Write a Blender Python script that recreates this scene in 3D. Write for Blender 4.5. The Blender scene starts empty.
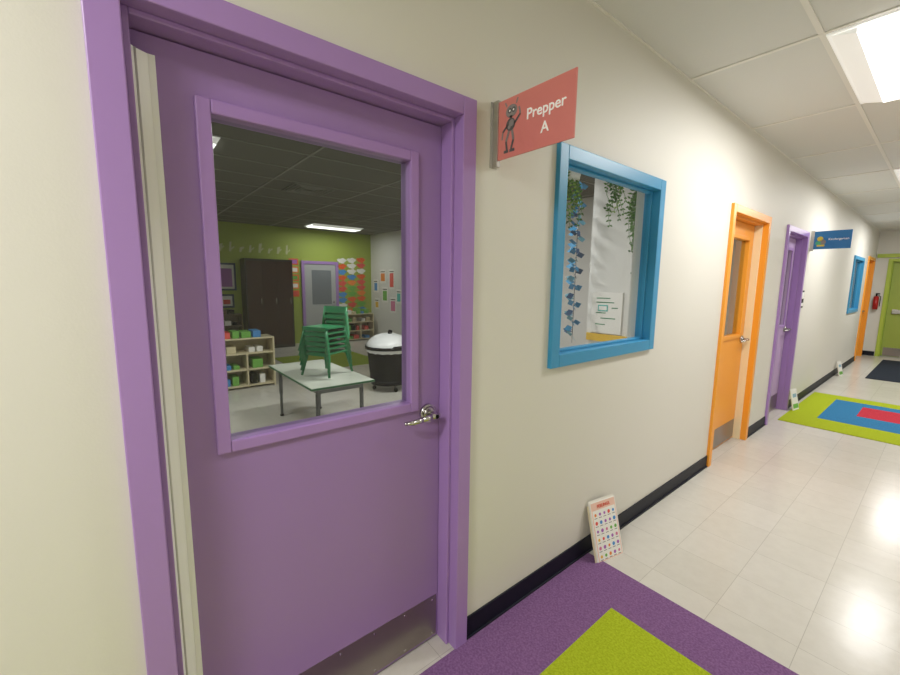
import bpy, bmesh, math, random
from mathutils import Vector, Matrix, Euler
random.seed(4)
sc=bpy.context.scene
sc.view_settings.view_transform='Standard'
COL=bpy.context.collection
# ---------------------------------------------------------------- materials
def lin(h):
    h=h.lstrip('#');o=[]
    for i in (0,2,4):
        c=int(h[i:i+2],16)/255
        o.append(c/12.92 if c<=.04045 else ((c+.055)/1.055)**2.4)
    return (*o,1)
MC={}
def M(name,col,rough=.5,metal=0,bump=0,bscale=80,var=0,emit=0,coat=0,spec=.5):
    if name in MC: return MC[name]
    m=bpy.data.materials.new(name);m.use_nodes=True;nt=m.node_tree;b=nt.nodes['Principled BSDF']
    c=lin(col);b.inputs['Base Color'].default_value=c;b.inputs['Roughness'].default_value=rough
    b.inputs['Metallic'].default_value=metal;b.inputs['Specular IOR Level'].default_value=spec
    if coat:b.inputs['Coat Weight'].default_value=coat;b.inputs['Coat Roughness'].default_value=.1
    if emit:
        b.inputs['Emission Color'].default_value=c;b.inputs['Emission Strength'].default_value=emit
    tc=nt.nodes.new('ShaderNodeTexCoord')
    n=nt.nodes.new('ShaderNodeTexNoise');n.inputs['Scale'].default_value=bscale;n.inputs['Detail'].default_value=4
    nt.links.new(tc.outputs['Object'],n.inputs['Vector'])
    if bump:
        bp=nt.nodes.new('ShaderNodeBump');bp.inputs['Strength'].default_value=bump;bp.inputs['Distance'].default_value=.002
        nt.links.new(n.outputs['Fac'],bp.inputs['Height']);nt.links.new(bp.outputs[0],b.inputs['Normal'])
    if var:
        r=nt.nodes.new('ShaderNodeMix');r.data_type='RGBA'
        r.inputs[6].default_value=tuple(x*(1-var) for x in c[:3])+(1,);r.inputs[7].default_value=tuple(min(1,x*(1+var)) for x in c[:3])+(1,)
        nt.links.new(n.outputs['Fac'],r.inputs[0]);nt.links.new(r.outputs[2],b.inputs['Base Color'])
    MC[name]=m;return m
cream=M('wall_cream','#e0ddd4',.55,bump=.12,bscale=180,var=.01)
creamroom=M('room_wall_white','#dddcd7',.6,bump=.1,bscale=120)
greenw=M('room_wall_green','#9fb048',.6,var=.03,bscale=3)
ceilm=M('ceiling_tile','#e2e1de',.9,bump=.4,bscale=260,var=.04)
ceilr=M('ceiling_tile_dimmed','#6c6b62',.9,bump=.4,bscale=260,var=.05)  # dimness of the classroom ceiling put into the tile colour
tbar=M('ceiling_tbar','#efece6',.5);tbarg=M('ceiling_tbar_dimmed','#8f8e86',.5)  # second bar colour carries the same classroom dimness
navy=M('baseboard_navy','#0e1120',.5,spec=.3)
purple=M('purple_paint','#a985c4',.32,bump=.06,bscale=120)
purple2=M('purple_slab','#9f7eb8',.36,bump=.06,bscale=120)
lavender=M('lavender_sheen','#c2a8d0',.35)  # pale sheen on a purple slab, painted in as its colour
orange=M('orange_paint','#f9a535',.35,bump=.05,bscale=120)
jambc=M('jamb_cream','#f6e2b8',.4)
blue=M('blue_paint','#3d97c6',.35,bump=.05,bscale=120)
lime=M('lime_paint','#b3c84a',.4)
steel=M('brushed_steel','#b9b6b0',.32,metal=1,bump=.1,bscale=300)
chrome=M('satin_chrome','#c4c2bf',.2,metal=1)
kick=M('kickplate_steel','#98908b',.3,metal=.9,bump=.08,bscale=200)
white=M('white_plastic','#efeeea',.4)
guardw=M('guard_white','#fbfbf8',.4)
black=M('black_plastic','#0b0c0e',.5,spec=.15)
paper=M('paper_white','#eeece6',.6)
def carpet(n,c,c2):
    m=bpy.data.materials.new(n);m.use_nodes=True;nt=m.node_tree;b=nt.nodes['Principled BSDF'];b.inputs['Roughness'].default_value=.95
    b.inputs['Specular IOR Level'].default_value=.1
    tc=nt.nodes.new('ShaderNodeTexCoord');v=nt.nodes.new('ShaderNodeTexVoronoi');v.inputs['Scale'].default_value=140
    nz=nt.nodes.new('ShaderNodeTexNoise');nz.inputs['Scale'].default_value=120;nz.inputs['Detail'].default_value=6
    nt.links.new(tc.outputs['Object'],v.inputs['Vector']);nt.links.new(tc.outputs['Object'],nz.inputs['Vector'])
    r=nt.nodes.new('ShaderNodeValToRGB');r.color_ramp.elements[0].position=.35;r.color_ramp.elements[1].position=.65
    r.color_ramp.elements[0].color=lin(c2);r.color_ramp.elements[1].color=lin(c)
    nt.links.new(nz.outputs['Fac'],r.inputs[0]);nt.links.new(r.outputs[0],b.inputs['Base Color'])
    bp=nt.nodes.new('ShaderNodeBump');bp.inputs['Strength'].default_value=.6;bp.inputs['Distance'].default_value=.003
    nt.links.new(v.outputs['Distance'],bp.inputs['Height']);nt.links.new(bp.outputs[0],b.inputs['Normal']);return m
cpur=carpet('carpet_purple','#8b6693','#74527d');clime=carpet('carpet_lime','#b3c12f','#9bab22')
cblue=carpet('carpet_blue','#3f86b4','#326f9a');cred=carpet('carpet_red','#cc4150','#b0303f');cdark=carpet('mat_charcoal','#353b45','#272d36')
# floor tiles
fl=bpy.data.materials.new('vinyl_tile');fl.use_nodes=True;nt=fl.node_tree;b=nt.nodes['Principled BSDF']
tc=nt.nodes.new('ShaderNodeTexCoord');br=nt.nodes.new('ShaderNodeTexBrick');br.offset=0;br.squash=1
br.inputs['Scale'].default_value=1;br.inputs['Brick Width'].default_value=.305;br.inputs['Row Height'].default_value=.305
br.inputs['Mortar Size'].default_value=.0013;br.inputs['Mortar Smooth'].default_value=.3;br.inputs['Bias'].default_value=0
br.inputs['Color1'].default_value=lin('#d3cfc6');br.inputs['Color2'].default_value=lin('#cdc9bf');br.inputs['Mortar'].default_value=lin('#b0aba1')
nt.links.new(tc.outputs['Object'],br.inputs['Vector'])
nz=nt.nodes.new('ShaderNodeTexNoise');nz.inputs['Scale'].default_value=14;nz.inputs['Detail'].default_value=8;nz.inputs['Roughness'].default_value=.7
nt.links.new(tc.outputs['Object'],nz.inputs['Vector'])
mx=nt.nodes.new('ShaderNodeMix');mx.data_type='RGBA';mx.blend_type='MULTIPLY';mx.inputs[0].default_value=.2
rp=nt.nodes.new('ShaderNodeValToRGB');rp.color_ramp.elements[0].position=.35;rp.color_ramp.elements[0].color=(.75,.73,.71,1);rp.color_ramp.elements[1].position=.6
nt.links.new(nz.outputs['Fac'],rp.inputs[0]);nt.links.new(br.outputs['Color'],mx.inputs[6]);nt.links.new(rp.outputs[0],mx.inputs[7]);nt.links.new(mx.outputs[2],b.inputs['Base Color'])
n2=nt.nodes.new('ShaderNodeTexNoise');n2.inputs['Scale'].default_value=9;nt.links.new(tc.outputs['Object'],n2.inputs['Vector'])
bp=nt.nodes.new('ShaderNodeBump');bp.inputs['Strength'].default_value=.2;bp.inputs['Distance'].default_value=.004
nt.links.new(n2.outputs['Fac'],bp.inputs['Height']);nt.links.new(bp.outputs[0],b.inputs['Normal'])
b.inputs['Roughness'].default_value=.2;b.inputs['Specular IOR Level'].default_value=.2
# glass
def glassmat(n,tint,base,k):
    g=bpy.data.materials.new(n);g.use_nodes=True;nt=g.node_tree;nt.nodes.remove(nt.nodes['Principled BSDF'])
    t=nt.nodes.new('ShaderNodeBsdfTransparent');t.inputs[0].default_value=(*tint,1)
    gl=nt.nodes.new('ShaderNodeBsdfGlossy');gl.inputs['Roughness'].default_value=.01
    lw=nt.nodes.new('ShaderNodeLayerWeight');lw.inputs[0].default_value=.5
    pw=nt.nodes.new('ShaderNodeMath');pw.operation='POWER';pw.inputs[1].default_value=4
    ml=nt.nodes.new('ShaderNodeMath');ml.operation='MULTIPLY_ADD';ml.inputs[1].default_value=k;ml.inputs[2].default_value=base
    nt.links.new(lw.outputs['Facing'],pw.inputs[0]);nt.links.new(pw.outputs[0],ml.inputs[0])
    m=nt.nodes.new('ShaderNodeMixShader');nt.links.new(ml.outputs[0],m.inputs[0]);nt.links.new(t.outputs[0],m.inputs[1]);nt.links.new(gl.outputs[0],m.inputs[2])
    nt.links.new(m.outputs[0],nt.nodes['Material Output'].inputs[0]);return g
glass=glassmat('glass_tinted',(.86,.88,.86),.03,.5);glassc=glassmat('glass_clear',(.96,.97,.965),.02,.3)
# ---------------------------------------------------------------- mesh helpers
class B:
    def __init__(s):s.bm=bmesh.new();s.mats=[]
    def mi(s,m):
        if m not in s.mats:s.mats.append(m)
        return s.mats.index(m)
    def box(s,x0,x1,y0,y1,z0,z1,m,mat=None):
        vs=[s.bm.verts.new((x,y,z)) for x in(x0,x1) for y in(y0,y1) for z in(z0,z1)]
        i=s.mi(m)
        for f in((0,1,3,2),(4,6,7,5),(0,4,5,1),(2,3,7,6),(0,2,6,4),(1,5,7,3)):
            fc=s.bm.faces.new([vs[k] for k in f]);fc.material_index=i
        if mat:
            for v in vs:v.co=mat@v.co
        return vs
    def cyl(s,p,q,r,m,r2=None,seg=12,cap=True):
        p=Vector(p);q=Vector(q);d=q-p;r2=r if r2 is None else r2
        rot=d.to_track_quat('Z','Y').to_matrix();i=s.mi(m)
        a=[];b_=[]
        for k in range(seg):
            t=2*math.pi*k/seg;v=Vector((math.cos(t),math.sin(t),0))
            a.append(s.bm.verts.new(p+rot@(v*r)));b_.append(s.bm.verts.new(q+rot@(v*r2)))
        for k in range(seg):
            f=s.bm.faces.new((a[k],a[(k+1)%seg],b_[(k+1)%seg],b_[k]));f.material_index=i;f.smooth=True
        if cap:
            f=s.bm.faces.new(a[::-1]);f.material_index=i;f=s.bm.faces.new(b_);f.material_index=i
    def tube(s,pts,r,m,seg=10):
        for i in range(len(pts)-1):
            s.cyl(pts[i],pts[i+1],r,m,seg=seg)
    def poly(s,pts,m):
        f=s.bm.faces.new([s.bm.verts.new(p) for p in pts]);f.material_index=s.mi(m);return f
    def ball(s,c,r,m,sc=(1,1,1)):
        ret=bmesh.ops.create_uvsphere(s.bm,u_segments=16,v_segments=10,radius=r);i=s.mi(m)
        for v in ret['verts']:
            v.co=Vector((v.co.x*sc[0]+c[0],v.co.y*sc[1]+c[1],v.co.z*sc[2]+c[2]))
            for f in v.link_faces:f.material_index=i;f.smooth=True
    def obj(s,name,parent=None,bevel=0):
        bmesh.ops.recalc_face_normals(s.bm,faces=s.bm.faces)
        me=bpy.data.meshes.new(name);s.bm.to_mesh(me);s.bm.free()
        for m in s.mats:me.materials.append(m)
        o=bpy.data.objects.new(name,me);COL.objects.link(o)
        if parent:o.parent=parent
        if bevel:
            md=o.modifiers.new('bevel','BEVEL');md.width=bevel;md.segments=2;md.limit_method='ANGLE'
        return o
def empty(name,loc=(0,0,0),rot=(0,0,0)):
    e=bpy.data.objects.new(name,None);e.empty_display_size=.1;e.location=loc;e.rotation_euler=rot;COL.objects.link(e);return e
def text(body,name,parent,loc,rot,size,mat,bold=0,align='CENTER'):
    c=bpy.data.curves.new(name,'FONT');c.body=body;c.size=size;c.align_x=align;c.extrude=.0006;c.offset=bold;c.materials.append(mat)
    o=bpy.data.objects.new(name,c);COL.objects.link(o);o.parent=parent;o.location=loc;o.rotation_euler=rot;return o
# ---------------------------------------------------------------- shell
H=2.774;XW=2.4;YB=-3.0;YE=13.2;XF=-8.9;T=.15
b=B();b.box(XF-.15,XW+.15,YB-.15,YE+.9,-.1,0,fl);b.obj('floor')
b=B();b.box(-.1,XW+.15,YB-.15,YE+.9,H,H+.1,ceilm);b.obj('ceiling')
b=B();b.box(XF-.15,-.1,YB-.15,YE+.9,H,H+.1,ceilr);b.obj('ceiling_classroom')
b=B()
for i in range(-14,4):
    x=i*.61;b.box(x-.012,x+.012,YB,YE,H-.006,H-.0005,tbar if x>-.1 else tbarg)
y=1.6-1.22*3
while y<YE:
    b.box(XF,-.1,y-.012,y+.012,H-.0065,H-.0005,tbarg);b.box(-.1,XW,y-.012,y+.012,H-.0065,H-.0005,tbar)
    y+=1.22
b.obj('trim_ceiling_grid')
DH=2.165
ops=[(0.0,1.04,0,DH-.01),(1.56,2.565,1.147,2.12),(3.777,4.791,0,DH-.01),(5.467,6.396,0,DH-.01),(10.12,11.28,1.08,2.07),(11.93,12.93,0,DH-.01)]
b=B();yc=YB
for y0,y1,z0,z1 in ops:
    b.box(-T,0,yc,y0,0,H,cream)
    if z0>0:b.box(-T,0,y0,y1,0,z0,cream)
    b.box(-T,0,y0,y1,z1,H,cream);yc=y1
b.box(-T,0,yc,YE,0,H,cream)
b.obj('wall_left')
b=B();b.box(XW,XW+.15,YB,YE+.15,0,H,cream);b.obj('wall_right')
b=B();b.box(-T,XW+.15,YB-.15,YB,0,H,cream);b.obj('wall_back')
DX=.2
b=B();b.box(-T,DX+.01,YE,YE+.15,0,H,cream);b.box(DX+1.0,XW,YE,YE+.15,0,H,cream);b.box(DX+.01,DX+1.0,YE,YE+.15,DH-.01,H,cream);b.obj('wall_end')
b=B()
bb=[(YB,-.016),(1.052,3.765),(4.803,5.455),(6.408,11.918),(12.942,YE)]
for a,c in bb:
    b.box(0,.008,a,c,0,.1,navy);b.box(0,.016,a,c,0,.012,navy)
b.obj('baseboard_left',bevel=.002)
b=B();b.box(XW-.008,XW,YB,YE,0,.1,navy);b.obj('baseboard_right')
b=B();b.box(.01,DX-.01,YE-.008,YE,0,.1,navy);b.box(DX+1.03,XW-.01,YE-.008,YE,0,.1,navy);b.obj('baseboard_end')
b=B();b.box(XF-.15,XF,YB,YE,0,H,greenw);b.obj('wall_classroom_far')
b=B();b.box(XF,-T-.001,YB-.15,YB,0,H,creamroom);b.obj('wall_classroom_near')
b=B();b.box(XF,-T-.001,5.4,5.42,0,H,creamroom);b.obj('wall_classroom_side')
b=B();b.box(-1.1,-T-.001,3.6,3.7,0,H,creamroom);b.obj('wall_classroom_partition')
b=B();b.box(-3.5,-T-.001,9.4,9.5,0,H,creamroom);b.box(-3.6,-3.5,5.42,YE,0,H,creamroom);b.obj('wall_backrooms')

# ---------------------------------------------------------------- doors
def door(name,loc,W,pc,sc_,rot=0,reveal=None,guard=False,window=True,bar=False,handle=True):
    e=empty(name,loc,(0,0,rot))
    b=B();fw=.062
    def jamb(a,c,z0,z1):
        b.box(-.17,.022,a,c,z0,z1,pc)
    jamb(0,fw,0,DH);jamb(W-fw,W,0,DH);jamb(fw,W-fw,DH-fw,DH)
    b.box(-.17,-.025,fw,fw+.014,0,DH-fw,pc);b.box(-.17,-.025,W-fw-.014,W-fw,0,DH-fw,reveal or pc);b.box(-.17,-.025,fw+.014,W-fw-.014,DH-fw-.014,DH-fw,pc)
    b.obj('frame',e,bevel=.003)
    s0=fw+.017;s1=W-fw-.017;zt=DH-fw-.018;xf=-.085;xb=-.13
    wy0=s0+.118;wy1=s1-.105;wz0=1.035;wz1=1.975;m=.035
    b=B()
    if window:
        b.box(xb,xf,s0,wy0+m,.012,zt,sc_);b.box(xb,xf,wy1-m,s1,.012,zt,sc_)
        b.box(xb,xf,wy0+m,wy1-m,.012,wz0+m,sc_);b.box(xb,xf,wy0+m,wy1-m,wz1-m,zt,sc_)
        b.obj('slab',e)
        for xa,xc,nm in((xf-.002,xf+.012,'glazing_bead'),(xb-.012,xb+.002,'glazing_bead_rear')):
            b=B();b.box(xa,xc,wy0,wy0+m,wz0,wz1,pc);b.box(xa,xc,wy1-m,wy1,wz0,wz1,pc);b.box(xa,xc,wy0+m,wy1-m,wz0,wz0+m,pc);b.box(xa,xc,wy0+m,wy1-m,wz1-m,wz1,pc)
            b.obj(nm,e,bevel=.004)
        b=B();xm=(xf+xb)/2;b.box(xm-.003,xm+.003,wy0+m-.005,wy1-m+.005,wz0+m-.005,wz1-m+.005,glass);b.obj('glass',e)
    else:
        b.box(xb,xf,s0,s1,.012,zt,sc_);b.obj('slab',e,bevel=.003)
    b=B();b.box(xf,xf+.002,s0+.03,s1-.008,.02,.205,kick)
    for yy in [s0+.05+i*(s1-s0-.08)/6 for i in range(7)]:
        b.cyl((xf+.001,yy,.19),(xf+.0035,yy,.19),.004,chrome,seg=8);b.cyl((xf+.001,yy,.035),(xf+.0035,yy,.035),.004,chrome,seg=8)
    b.obj('kickplate',e)
    if handle:
        hy=s1-.058;hz=1.015;b=B()
        b.cyl((xf,hy,hz),(xf+.012,hy,hz),.036,chrome,seg=28);b.cyl((xf+.012,hy,hz),(xf+.02,hy,hz),.028,chrome,seg=28,r2=.022)
        b.cyl((xf+.02,hy,hz),(xf+.055,hy,hz),.013,chrome,seg=16)
        pts=[(xf+.05,hy+.012,hz),(xf+.056,hy-.02,hz+.001),(xf+.055,hy-.06,hz-.003),(xf+.05,hy-.1,hz-.008),(xf+.038,hy-.122,hz-.01)]
        for p,q,r,r2 in zip(pts[:-1],pts[1:],(.013,.012,.0105,.0095),(.012,.0105,.0095,.007)):
            b.cyl(p,q,r,chrome,r2=r2,seg=14)
        for p,r in zip(pts,(.013,.012,.0105,.0095,.007)):b.ball(p,r,chrome)
        b.cyl((xf+.05,hy,hz),(xf+.066,hy,hz),.008,black,seg=12)
        b.box(xb+.01,xf-.004,s1-.001,s1+.0015,hz-.05,hz+.05,chrome)
        b.obj('lever_handle',e)
    b=B()
    for hz in(.3,1.1,1.9):b.cyl((xf+.006,s0-.004,hz-.055),(xf+.006,s0-.004,hz+.055),.007,pc,seg=12)
    b.obj('hinges',e)
    if guard:
        b=B()
        z0,z1=.03,2.04
        def strip(p,q,m):
            b.poly([(*p,z0),(*q,z0),(*q,z1),(*p,z1)],m)
        strip((xf+.004,s0+.034),(xf+.020,s0+.006),guardw);strip((xf+.020,s0+.006),(xf+.046,s0-.015),guardw)
        b.box(xf,xf+.007,s0+.030,s0+.044,z0,z1,guardw)
        b.cyl((xf+.021,s0+.005,z0),(xf+.021,s0+.005,z1),.003,M('guard_fold','#c9c7c0',.5),seg=8)
        o=b.obj('hinge_finger_guard',e)
    if bar:
        b=B();b.box(xf+.03,xf+.06,s0+.08,s1-.06,.97,1.05,steel);b.box(xf,xf+.05,s0+.08,s0+.16,.96,1.06,steel);b.box(xf,xf+.05,s1-.14,s1-.06,.96,1.06,steel);b.obj('panic_bar',e,bevel=.005)
    return e
door('door_1',(0,-.014,0),1.058,purple,purple2,guard=True)
door('door_2',(0,3.767,0),1.034,orange,orange,reveal=jambc)
door('door_3',(0,5.457,0),.95,purple,lavender)
door('door_4',(0,11.92,0),1.02,orange,orange)
door('door_5',(DX,YE,0),1.01,lime,M('green_slab','#9fb04a',.4),rot=-math.pi/2,bar=True,window=False,handle=False)
b=B();b.box(.02,XW-.1,YE-.05,YE-.022,2.19,2.27,lime);b.box(.02,XW-.1,YE-.03,YE,2.2,2.26,lime);b.obj('trim_end_header',bevel=.004)

# ---------------------------------------------------------------- windows
def window(name,y0,y1,z0,z1,fw=.062):
    e=empty(name,(0,y0,z0));W=y1-y0;Hh=z1-z0;xb=-.075
    b=B()
    b.box(xb,.022,0,fw,0,Hh,blue);b.box(xb,.022,W-fw,W,0,Hh,blue);b.box(xb,.022,fw,W-fw,0,fw,blue);b.box(xb,.022,fw,W-fw,Hh-fw,Hh,blue)
    b.box(-.06,-.025,fw,fw+.012,fw,Hh-fw,blue);b.box(-.06,-.025,W-fw-.012,W-fw,fw,Hh-fw,blue);b.box(-.06,-.025,fw+.012,W-fw-.012,fw,fw+.012,blue);b.box(-.06,-.025,fw+.012,W-fw-.012,Hh-fw-.012,Hh-fw,blue)
    b.obj('frame',e,bevel=.003)
    b=B();b.box(-.046,-.040,fw+.006,W-fw-.006,fw+.006,Hh-fw-.006,glassc);b.obj('glass',e)
window('window_1',1.54,2.575,1.127,2.135)
window('window_2',10.1,11.3,1.06,2.09)

# ---------------------------------------------------------------- lights
lens=M('light_lens','#fffefb',.5,emit=2)
hous=M('light_housing','#f7f6f3',.4,emit=.3)
def troffer(y0,power,x0=.61,L=1.22,name='ceiling_light'):
    x1=x0+.61;y1=y0+L
    e=empty(name,(0,0,0))
    b=B();z=H-.008
    b.box(x0+.015,x1-.015,y0+.015,y1-.015,z-.004,H-.0008,hous)
    xm=(x0+x1)/2
    for s in(-1,1):
        xo=xm+s*.275;xi=xm+s*.18
        b.poly([(xo,y0+.03,z-.005),(xi,y0+.03,z-.03),(xi,y1-.03,z-.03),(xo,y1-.03,z-.005)],hous)
        b.poly([(xo,y0+.03,z-.005),(xi,y0+.03,z-.03),(xi,y0+.03,z-.005)],hous);b.poly([(xo,y1-.03,z-.005),(xi,y1-.03,z-.03),(xi,y1-.03,z-.005)],hous)
    b.obj('housing',e)
    b=B();b.box(xm-.178,xm+.178,y0+.03,y1-.03,z-.034,z-.005,lens);b.obj('lens',e)
    l=bpy.data.lights.new('tube_glow','AREA');l.shape='RECTANGLE';l.size=.35;l.size_y=L-.08;l.energy=power;l.color=(1,.99,.975)
    o=bpy.data.objects.new('tube_glow',l);COL.objects.link(o);o.location=(xm,(y0+y1)/2,z-.04);o.parent=e
for y0,p in((-2.06,54),(2.82,36),(6.48,38),(10.14,38)):troffer(y0,p)
troffer(2.0,58,x0=-2.45)  # unseen fixture added to brighten the room behind the near window
troffer(3.4,17,x0=-8.35)
troffer(-.4,34,x0=-3.66)  # added out of view to light the classroom; no such fixture seen
troffer(6.5,12,x0=-2.1)
troffer(10.4,14,x0=-2.1)

# ---------------------------------------------------------------- carpets
b=B()
z=.007
b.box(.018,.31,-1.3,1.97,0,z,cpur);b.box(.31,2.1,1.70,1.97,0,z,cpur);b.box(2.1,2.38,-1.3,1.97,0,z,cpur);b.box(.31,2.1,-1.3,-1.0,0,z,cpur);b.box(.31,2.1,-1.0,1.70,0,z,clime)
b.obj('entry_carpet')
b=B()
def ring(x0,x1,y0,y1,a0,a1,c0,c1,m):
    b.box(x0,a0,y0,y1,0,z,m);b.box(a1,x1,y0,y1,0,z,m);b.box(a0,a1,y0,c0,0,z,m);b.box(a0,a1,c1,y1,0,z,m)
ring(.05,2.35,5.8,7.8,.32,2.08,6.25,7.52,clime);ring(.32,2.08,6.25,7.52,.6,1.8,6.72,7.3,cblue);b.box(.6,1.8,6.72,7.3,0,z,cred)
b.obj('hallway_carpet')
b=B();b.box(.38,1.7,9.75,12.6,0,.01,cdark);b.obj('entrance_mat',bevel=.004)

# ---------------------------------------------------------------- signs
coral=M('sign_coral','#de837b',.4);signw=M('sign_white_glow','#f4f0ea',.5,emit=.15);grayd=M('sign_gray','#5d5a5a',.5);grayl=M('sign_gray_light','#8d8784',.5)  # white lettering and eyes get a faint added glow; the sign is no lamp
e=empty('hanging_room_sign',(0,1.15,0))
b=B();b.box(0,.004,-.018,.018,1.955,2.19,steel);b.box(.004,.03,-.009,.009,1.955,2.19,steel);b.obj('bracket',e,bevel=.001)
b=B();b.box(.022,.36,-.003,.003,1.977,2.183,coral);b.obj('panel',e,bevel=.001)
text('Prepper','text_room',e,(.245,-.0045,2.085),(math.pi/2,0,0),.05,signw,bold=.0006)
text('A','text_letter',e,(.245,-.0045,2.024),(math.pi/2,0,0),.05,signw,bold=.0006)
b=B()
def disc(cx,cz,r,m,yy=-.0042,sx=1):
    b.poly([(cx+r*sx*math.cos(t*math.pi/10),yy,cz+r*math.sin(t*math.pi/10)) for t in range(20)],m)
def bar(x0,z0,x1,z1,w,m,yy=-.0042):
    d=Vector((x1-x0,0,z1-z0)).normalized();n=Vector((-d.z,0,d.x))*w/2
    p=Vector((x0,yy,z0));q=Vector((x1,yy,z1));b.poly([p+n,q+n,q-n,p-n],m)
disc(.093,2.135,.022,grayl,sx=1.25);disc(.085,2.137,.009,grayd,-.0046);disc(.103,2.137,.009,grayd,-.0046);disc(.085,2.137,.0035,signw,-.005);disc(.103,2.137,.0035,signw,-.005)
bar(.07,2.155,.062,2.17,.006,grayl);bar(.115,2.155,.122,2.172,.006,grayl)
disc(.09,2.09,.022,grayd);disc(.094,2.094,.012,grayl,-.0046);disc(.084,2.082,.007,grayl,-.0047)
bar(.09,2.112,.092,2.12,.012,grayd);bar(.108,2.09,.135,2.115,.008,grayd);bar(.135,2.115,.128,2.14,.007,grayl);bar(.075,2.09,.052,2.07,.008,grayd);bar(.052,2.07,.05,2.045,.007,grayl)
bar(.083,2.07,.07,2.035,.01,grayl);bar(.07,2.035,.075,2.005,.009,grayd);bar(.098,2.07,.105,2.035,.01,grayl);bar(.105,2.035,.095,2.005,.009,grayd);bar(.06,2.0,.082,2.0,.01,grayd);bar(.088,2.0,.112,2.0,.01,grayd)
b.obj('robot_drawing',e)
sblue=M('sign_blue','#2a78b5',.4);yel=M('sign_yellow','#d8c24a',.5)
e=empty('hanging_room_sign.001',(0,6.62,0))
b=B();b.box(0,.004,-.018,.018,1.96,2.2,steel);b.box(.004,.03,-.009,.009,1.96,2.2,steel);b.obj('bracket',e)
b=B();b.box(.022,.36,-.003,.003,1.977,2.19,sblue);b.obj('panel',e,bevel=.001)
text('Kindergarten','text_room',e,(.25,-.0045,2.08),(math.pi/2,0,0),.034,signw)
b=B();disc(.085,2.1,.028,yel);disc(.11,2.06,.03,grayl);disc(.07,2.05,.025,M('sign_teal','#4fae8a',.5),-.0046);bar(.06,2.02,.13,2.02,.02,yel,-.005);b.obj('animal_drawing',e)
b=B();b.box(0,.012,6.44,6.56,1.27,1.48,black);b.box(.012,.014,6.455,6.545,1.38,1.46,paper);b.box(.012,.014,6.455,6.545,1.29,1.33,paper);b.obj('wall_plaque',bevel=.002)

# ---------------------------------------------------------------- leaning posters
cols=[M('dot_%d'%i,c,.6) for i,c in enumerate(('#e2574c','#e9b93a','#6fb04b','#4a8fd0','#a865b5','#e88a3c','#5bbfb8','#d3779b'))]
def chart(name,loc,rz,tilt,W,Hh,style=0,back=True):
    e=empty(name,loc,(0,0,0));e.rotation_euler=Euler((0,0,rz))
    def mt(o):o.rotation_euler=(-tilt,0,0);return o
    if back:
        b=B();b.box(-W/2-.018,W/2-.02,.0045,.006,.001,Hh-.012,M('board_kraft','#cfc3a6',.7));b.box(-W/2-.006,W/2-.008,.003,.0045,.001,Hh+.012,M('board_white','#e6e3da',.6));mt(b.obj('backing_boards',e))
    b=B();b.box(-W/2,W/2,0,.003,0,Hh,paper);
    if style==0:
        b.box(-W/2+.006,W/2-.006,-.0006,0,.004,Hh-.004,M('chart_border','#ecc6b4',.6));b.box(-W/2+.012,W/2-.012,-.001,-.0006,.01,Hh-.045,paper)
        for i in range(5):
            for j in range(6):
                cx=-W/2+.030+i*(W-.060)/4;cz=.03+j*(Hh-.10)/5;r=.008+.003*random.random();m=random.choice(cols)
                b.poly([(cx+r*math.cos(t*.63),-.0014,cz+r*math.sin(t*.63)) for t in range(10)],m)
                b.box(cx-.011,cx+.011,-.0013,-.001,cz-.019,cz-.016,grayd)
    else:
        b.box(-W/2+.01,W/2-.01,-.001,0,.02,Hh*.3,cols[2]);b.box(-W/2+.03,W/2-.03,-.001,0,Hh*.62,Hh*.8,M('dull_sky','#8fb3c6',.6))
    mt(b.obj('sheet',e))
    if style==0:
        o=text('FEELINGS','text_title',e,(0,0,0),(math.pi/2-tilt,0,0),.024,cols[0],bold=.0004)
        o.location=Matrix.Rotation(-tilt,3,'X')@Vector((0,-.002,Hh-.034))
    return e
chart('leaning_poster',(.122,2.035,.0),math.radians(79),math.radians(16),.2,.32)
chart('leaning_poster.001',(.095,6.45,.0078),math.radians(80),math.radians(12),.15,.25,1)
chart('leaning_poster.002',(.095,9.7,.0),math.radians(80),math.radians(12),.16,.24,1)

# ---------------------------------------------------------------- classroom contents
metal=M('leg_gray','#6d6f70',.35,metal=.8)
b=B();tt=M('table_top','#c0c4b9',.35);te=M('table_edge','#2f6a45',.4)
tx0,tx1,ty0,ty1=-3.6,-2.3,1.26,1.88
b.box(tx0,tx1,ty0,ty1,.555,.58,tt);b.box(tx0-.005,tx1+.005,ty0-.005,ty1+.005,.558,.577,te);b.box(tx0+.08,tx1-.08,ty0+.08,ty1-.08,.50,.555,metal)
for x in(tx0+.1,tx1-.1):
    for y in(ty0+.09,ty1-.09):
        b.cyl((x,y,.5),(x,y,.26),.02,metal);b.cyl((x,y,.3),(x,y,.012),.015,metal);b.cyl((x,y,0),(x,y,.02),.022,black)
b.obj('classroom_table',bevel=.003)
gch=M('chair_green','#1f8250',.4)
b=B();R=Matrix.Translation((-2.78,1.6,.592))@Matrix.Rotation(math.radians(-62),4,'Z')
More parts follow.
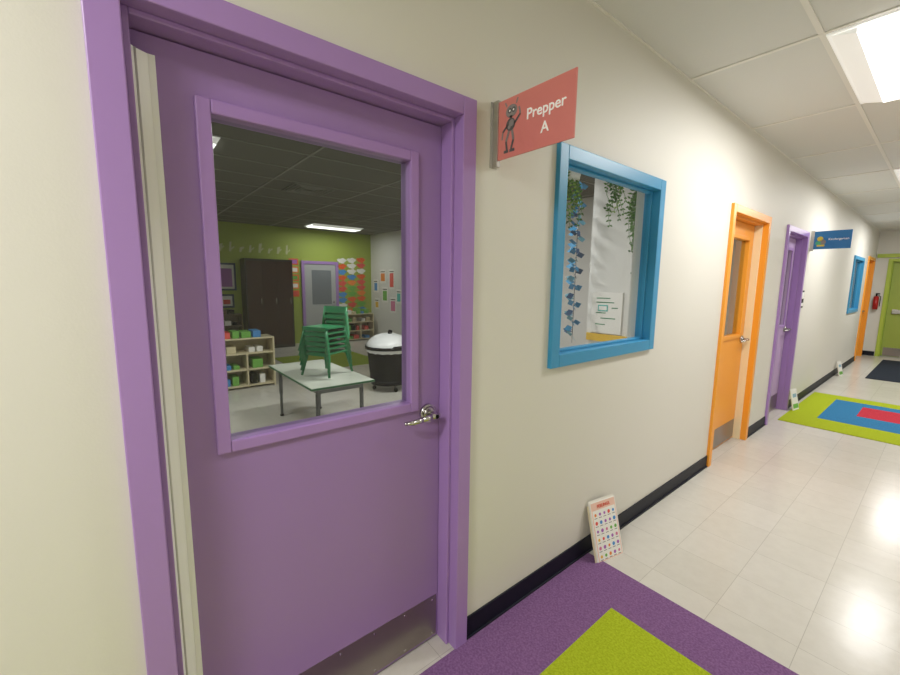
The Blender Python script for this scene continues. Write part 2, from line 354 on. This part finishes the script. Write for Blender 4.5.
def chair(k):
    z0=k*.05;dx=k*.006
    TT=R@Matrix.Translation((dx-.01,0,z0))
    def c(p):return TT@Vector(p)
    sz=.23
    b.box(-.15,.15,-.15,.15,sz-.010,sz+.006,gch,TT);b.box(-.155,-.135,-.15,.15,sz-.03,sz+.0,gch,TT);b.box(.135,.155,-.14,.14,sz-.03,sz+.010,gch,TT)
    for y in(-.135,.135):b.cyl(c((-.14,y,sz)),c((-.18,y,sz+.19)),.013,gch)
    bk=TT@Matrix.Translation((-.14,0,sz))@Matrix.Rotation(math.radians(-12.5),4,'Y')
    b.box(-.008,.008,-.14,.14,.13,.2,gch,bk);b.box(-.007,.007,-.135,.135,.07,.1,gch,bk)
    for x,y in((-.13,-.13),(-.13,.13),(.13,-.13),(.13,.13)):
        b.cyl(c((x,y,sz)),c((x*1.4,y*1.3,0)),.014,gch,r2=.012)
for k_ in range(6):chair(k_)
b.obj('stacked_chairs')
def shelf(name,x,y0,y1,h,m):
    b=B();d=.35;t=.02
    b.box(x-d,x,y0,y0+t,0,h,m);b.box(x-d,x,y1-t,y1,0,h,m);b.box(x-d,x-d+.01,y0,y1,0,h,m)
    for zz in(.03,h*.36,h*.68,h-t):b.box(x-d,x,y0+t,y1-t,zz,zz+t,m)
    b.box(x-d,x,(y0+y1)/2-.01,(y0+y1)/2+.01,.04,h*.68,m)
    for zz in(.05,h*.36+t,h*.68+t,h):
        yy=y0+.04
        while yy<y1-.14:
            w=.05+random.random()*.09;hh=.05+random.random()*.1
            if zz==h or abs((yy+w/2)-(y0+y1)/2)>w/2+.02:b.box(x-d+.05,x-.05,yy,yy+w,zz,zz+hh,random.choice([cols[0],cols[3],cols[2],paper,paper,black,m]))
            yy+=w+.03
    b.obj(name,bevel=.002)
wood=M('shelf_cream','#d3c7a4',.5)
shelf('toy_shelf',-5.0,.98,1.72,.72,wood)
shelf('toy_shelf.001',-8.45,.4,2.05,.8,M('shelf_dark','#6a5a40',.5))
shelf('toy_shelf.002',-8.5,4.5,5.25,.7,wood)
b=B();cx,cy=-3.8,2.92
for i in range(8):
    z0=.1+i*.065;r0=.25+.006*i
    b.cyl((cx,cy,z0),(cx,cy,z0+.066),r0,black,r2=r0+.006,seg=24,cap=(i in(0,7)))
b.cyl((cx,cy,.6),(cx,cy,.64),.325,black,seg=28)
b.ball((cx,cy,.62),.315,M('bin_lid','#f6f7f8',.3),(1,1,.62))
b.cyl((cx+.04,cy,.80),(cx+.06,cy,.85),.03,black)
for a in(0,2.1,4.2):
    b.cyl((cx+.17*math.cos(a),cy+.17*math.sin(a),.11),(cx+.2*math.cos(a),cy+.2*math.sin(a),.03),.012,metal);b.ball((cx+.2*math.cos(a),cy+.2*math.sin(a),.03),.03,black)
b.cyl((cx+.27,cy-.12,.62),(cx+.38,cy-.12,.66),.012,metal);b.cyl((cx+.27,cy+.12,.62),(cx+.38,cy+.12,.66),.012,metal);b.cyl((cx+.38,cy-.14,.66),(cx+.38,cy+.14,.66),.014,black)
b.obj('rolling_bin')
X=XF
e=empty('door_6',(X,3.5,0));b=B();b.box(0,.05,0,.07,0,2.02,purple);b.box(0,.05,.87,.94,0,2.02,purple);b.box(0,.05,.07,.87,1.95,2.02,purple);b.obj('frame',e)
b=B();b.box(0,.03,.07,.87,0,1.95,M('door_gray','#b4b6b7',.4));b.box(.03,.034,.25,.75,.95,1.8,M('door_glass_dark','#7a8086',.1));b.cyl((.03,.8,1),(.08,.8,1),.02,chrome);b.obj('slab',e)
dk=M('cabinet_dark','#1f1713',.4)
def cabinet(name,y0,y1,h,n):
    b=B();b.box(X+.02,X+.45,y0,y1,0,h,dk);w=(y1-y0-.06)/n
    for i in range(n):
        b.box(X+.45,X+.462,y0+.03+i*w,y0+.02+(i+1)*w,.08,h-.05,M('cabinet_door','#3b211c',.25))
        b.cyl((X+.47,y0+(i+1)*w-.01,h*.5),(X+.47,y0+(i+1)*w-.01,h*.5+.15),.008,chrome)
    b.obj(name,bevel=.004)
cabinet('storage_cabinet',2.15,3.15,2.0,3)
orp=[M('p_orange','#e8622c',.6),M('p_orange2','#ef8a3a',.6),paper]
b=B()
for i in range(5):
    z0=1.15+i*.19
    b.box(X,X+.004,3.22,3.44,z0,z0+.15,orp[i%2]);b.box(X+.004,X+.006,3.25,3.41,z0+.03,z0+.12,paper if i%2 else cols[i])
b.obj('wall_artwork')
b=B()
for i in range(10):
    for j in range(3):
        z0=.75+i*.145+.02*j;y0=4.56+j*.27
        m=random.choice([orp[0],orp[1],cols[0],cols[3],cols[3],cols[2],paper])
        b.poly([(X+.004+.001*j,y0+.12*(1+.25*math.sin(3*t))*math.cos(t),z0+.066*(1+.2*math.cos(5*t))*math.sin(t)) for t in [q*.393 for q in range(16)]],m)
b.obj('wall_artwork.001')
b=B()
for y0,z0,w,h,c in((.2,1.2,.5,.4,0),(.75,1.3,.4,.5,3),(1.22,1.3,.35,.6,2),(1.64,1.3,.42,.6,4),(-.6,1.3,.5,.5,1),(1.3,.95,.3,.28,1),(1.7,.92,.3,.3,0)):
    b.box(X,X+.006,y0,y0+w,z0,z0+h,M('frame_blue','#28405a',.5));b.box(X+.006,X+.009,y0+.04,y0+w-.04,z0+.04,z0+h-.04,paper);b.box(X+.009,X+.011,y0+.08,y0+w-.08,z0+.08,z0+h-.12,cols[c])
cr=M('cutout_cream','#cfcfa0',.6)
for i in range(9):
    y0=1.55+i*.2;hh=.12+.05*(i%3)
    b.poly([(X+.004,y0,2.15),(X+.004,y0+.05,2.15),(X+.004,y0+.06+.03*(i%2),2.15+hh),(X+.004,y0+.02,2.13+hh)],cr)
    b.poly([(X+.005,y0+.03,2.2),(X+.005,y0+.1,2.27),(X+.005,y0+.12,2.25),(X+.005,y0+.04,2.18)],cr)
b.obj('wall_artwork.002')
b=B()
for x0,z0,w,h,c in((-8.75,1.25,.25,.35,3),(-8.4,1.5,.3,.35,5),(-8.3,1.0,.3,.4,2),(-7.95,1.35,.28,.5,0),(-7.6,1.0,.25,.35,6),(-7.3,1.5,.3,.3,1),(-8.7,.8,.25,.3,1),(-7.9,.75,.3,.4,7)):
    b.box(x0,x0+w,5.392,5.4,z0,z0+h,paper);b.box(x0+.05,x0+w-.05,5.388,5.392,z0+.05,z0+h-.1,cols[c]);b.box(x0+.04,x0+w-.04,5.387,5.389,z0+h-.07,z0+h-.05,black)
b.obj('wall_artwork.003')
b=B();b.box(-7.2,-5.6,2.3,3.9,0,.008,carpet('carpet_room','#94a53a','#7f9030'));b.obj('classroom_rug')
b=B()
for x0,y0 in((-6.7,3.05),(-4.88,1.83)):
    for i in range(5):
        a=.03+.05*i;b.box(x0+a,x0+.61-a,y0+a,y0+a+.012,H-.02,H-.007,tbarg);b.box(x0+a,x0+.61-a,y0+.61-a-.012,y0+.61-a,H-.02,H-.007,tbarg)
        b.box(x0+a,x0+a+.012,y0+a,y0+.61-a,H-.02,H-.007,tbarg);b.box(x0+.61-a-.012,x0+.61-a,y0+a,y0+.61-a,H-.02,H-.007,tbarg)
b.obj('ceiling_vent')

# ---------------------------------------------------------------- seen through window 1
g1=M('fern_green','#558a2f',.6,var=.3,bscale=30);g2=M('fern_green_light','#8db04a',.6);g3=M('fern_green_dark','#3a6a26',.6)
def fern(name,anchor,n,L,spread,potr=.07,lo=.45):
    b=B()
    b.cyl((anchor[0],anchor[1],anchor[2]-.0),(anchor[0],anchor[1],anchor[2]+.1),potr,white,seg=16,r2=potr*1.25);b.cyl((anchor[0],anchor[1],anchor[2]+.08),(anchor[0],anchor[1],H-.01),.003,metal)
    for i in range(n):
        a=random.uniform(0,2*math.pi);sp=random.uniform(.4,1)*spread;l=L*random.uniform(lo,1.0);ph=random.uniform(0,6)
        pts=[];N=18
        for t in range(N):
            u=t/(N-1)
            out=sp*math.sin(min(1,u*1.6)*math.pi/2)
            wob=.035*u*math.sin(u*7+ph)
            pts.append(Vector((anchor[0]+out*.7*math.cos(a)+.6*wob,anchor[1]+out*1.2*math.sin(a)+wob,anchor[2]+.08+.05*math.sin(u*math.pi)-l*u**1.25)))
        b.tube(pts,.0018,g1,seg=5)
        m=random.choice((g1,g2,g3))
        tw=random.uniform(0,math.pi)
        for t in range(1,N):
            p=pts[t];d=(pts[t]-pts[t-1]).normalized()
            s=d.cross(Vector((math.cos(tw+.25*t),math.sin(tw+.25*t),.2))).normalized();ln=.046*(1-.5*t/N)*random.uniform(.75,1.15)
            for sg in(-1,1):
                q=p;tip=q+s*sg*ln+d*.006*random.uniform(-1,2.5);mid=q+s*sg*ln*.5
                w=d*.0085
                b.poly([q,mid-w*.9,tip,mid+w*1.1],m)
    b.obj(name)
fern('hanging_fern',(-.36,3.1,2.22),26,.70,.12,lo=.5)
fern('hanging_fern.001',(-.5,2.36,2.2),14,.38,.09,.06)
fern('hanging_fern.002',(-.42,2.8,2.24),10,.38,.07,.05)
b=B();gx,gy=-1.16,3.45
b.cyl((gx,gy,H-.01),(gx,gy,.95),.003,metal)
gm=[M('garl_blue','#3f8cb6',.5),M('garl_navy','#3d5878',.5),M('garl_teal','#6fa3b4',.5),M('garl_blue_mid','#5b9cc4',.5)]
for i in range(70):
    zz=2.6-i*.023;a=i*.9
    n=Vector((0,0,1));d=Vector((math.cos(a),-.8*abs(math.sin(a)),.35*math.sin(i*1.7))).normalized()
    p=Vector((gx,gy,zz));L_=.095
    sd=d.cross(n).normalized()*.018
    b.poly([p,p+d*L_*.5+n*.03+sd,p+d*L_,p+d*L_*.5-n*.03-sd],gm[(i//2)%4])
b.obj('paper_garland')
b=B();b.box(-1.05,-.74,3.59,3.598,1.06,1.45,paper)
gl=M('ink_green','#2f8a5a',.6)
for i,(x0,x1,z0) in enumerate(((-1.0,-.86,1.39),(-1.0,-.82,1.35),(-.84,-.78,1.3),(-1.0,-.9,1.25),(-.95,-.8,1.2),(-1.0,-.9,1.14))):b.box(x0,x1,3.588,3.59,z0,z0+.008,gl)
b.box(-.98,-.88,3.587,3.589,1.27,1.33,cols[6]);b.box(-.97,-.89,3.586,3.588,1.28,1.32,paper)
b.obj('whiteboard_chart')
b=B();b.box(-1.09,-.16,3.585,3.6,.98,1.05,M('border_yellow','#e2b93c',.6));b.obj('trim_partition_rail')

# fire extinguisher
b=B();red=M('ext_red','#b5231f',.3);ex,ey=.1,YE-.08
b.cyl((ex,ey,1.05),(ex,ey,1.32),.045,red,seg=20);b.ball((ex,ey,1.32),.045,red,(1,1,.6));b.cyl((ex,ey,1.34),(ex,ey,1.4),.015,black);b.box(ex-.015,ex+.05,ey-.012,ey+.012,1.38,1.41,black)
b.tube([(ex+.03,ey,1.37),(ex+.065,ey,1.33),(ex+.065,ey,1.12)],.007,black);b.box(ex-.03,ex+.03,ey+.045,YE-.001,1.1,1.3,steel)
b.obj('fire_extinguisher')

# ---------------------------------------------------------------- world & camera
w=bpy.data.worlds.new('world');sc.world=w;w.use_nodes=True;w.node_tree.nodes['Background'].inputs[0].default_value=(.8,.8,.8,1);w.node_tree.nodes['Background'].inputs[1].default_value=.2
f,yaw,pi_,ro,d,h=406.356,.684,.133,.012,1.164,1.519
fw=Vector((-math.cos(yaw)*math.cos(pi_),math.sin(yaw)*math.cos(pi_),-math.sin(pi_)));rt=Vector((math.sin(yaw),math.cos(yaw),0));up=rt.cross(fw)
r2=rt*math.cos(ro)+up*math.sin(ro);u2=-rt*math.sin(ro)+up*math.cos(ro)
cd=bpy.data.cameras.new('camera');cam=bpy.data.objects.new('camera',cd);COL.objects.link(cam)
mw=Matrix((r2,u2,-fw)).transposed().to_4x4();mw.translation=(d,0,h);cam.matrix_world=mw
cd.sensor_width=36;cd.sensor_fit='HORIZONTAL';cd.lens=f/900*36;cd.clip_start=.02
sc.camera=cam
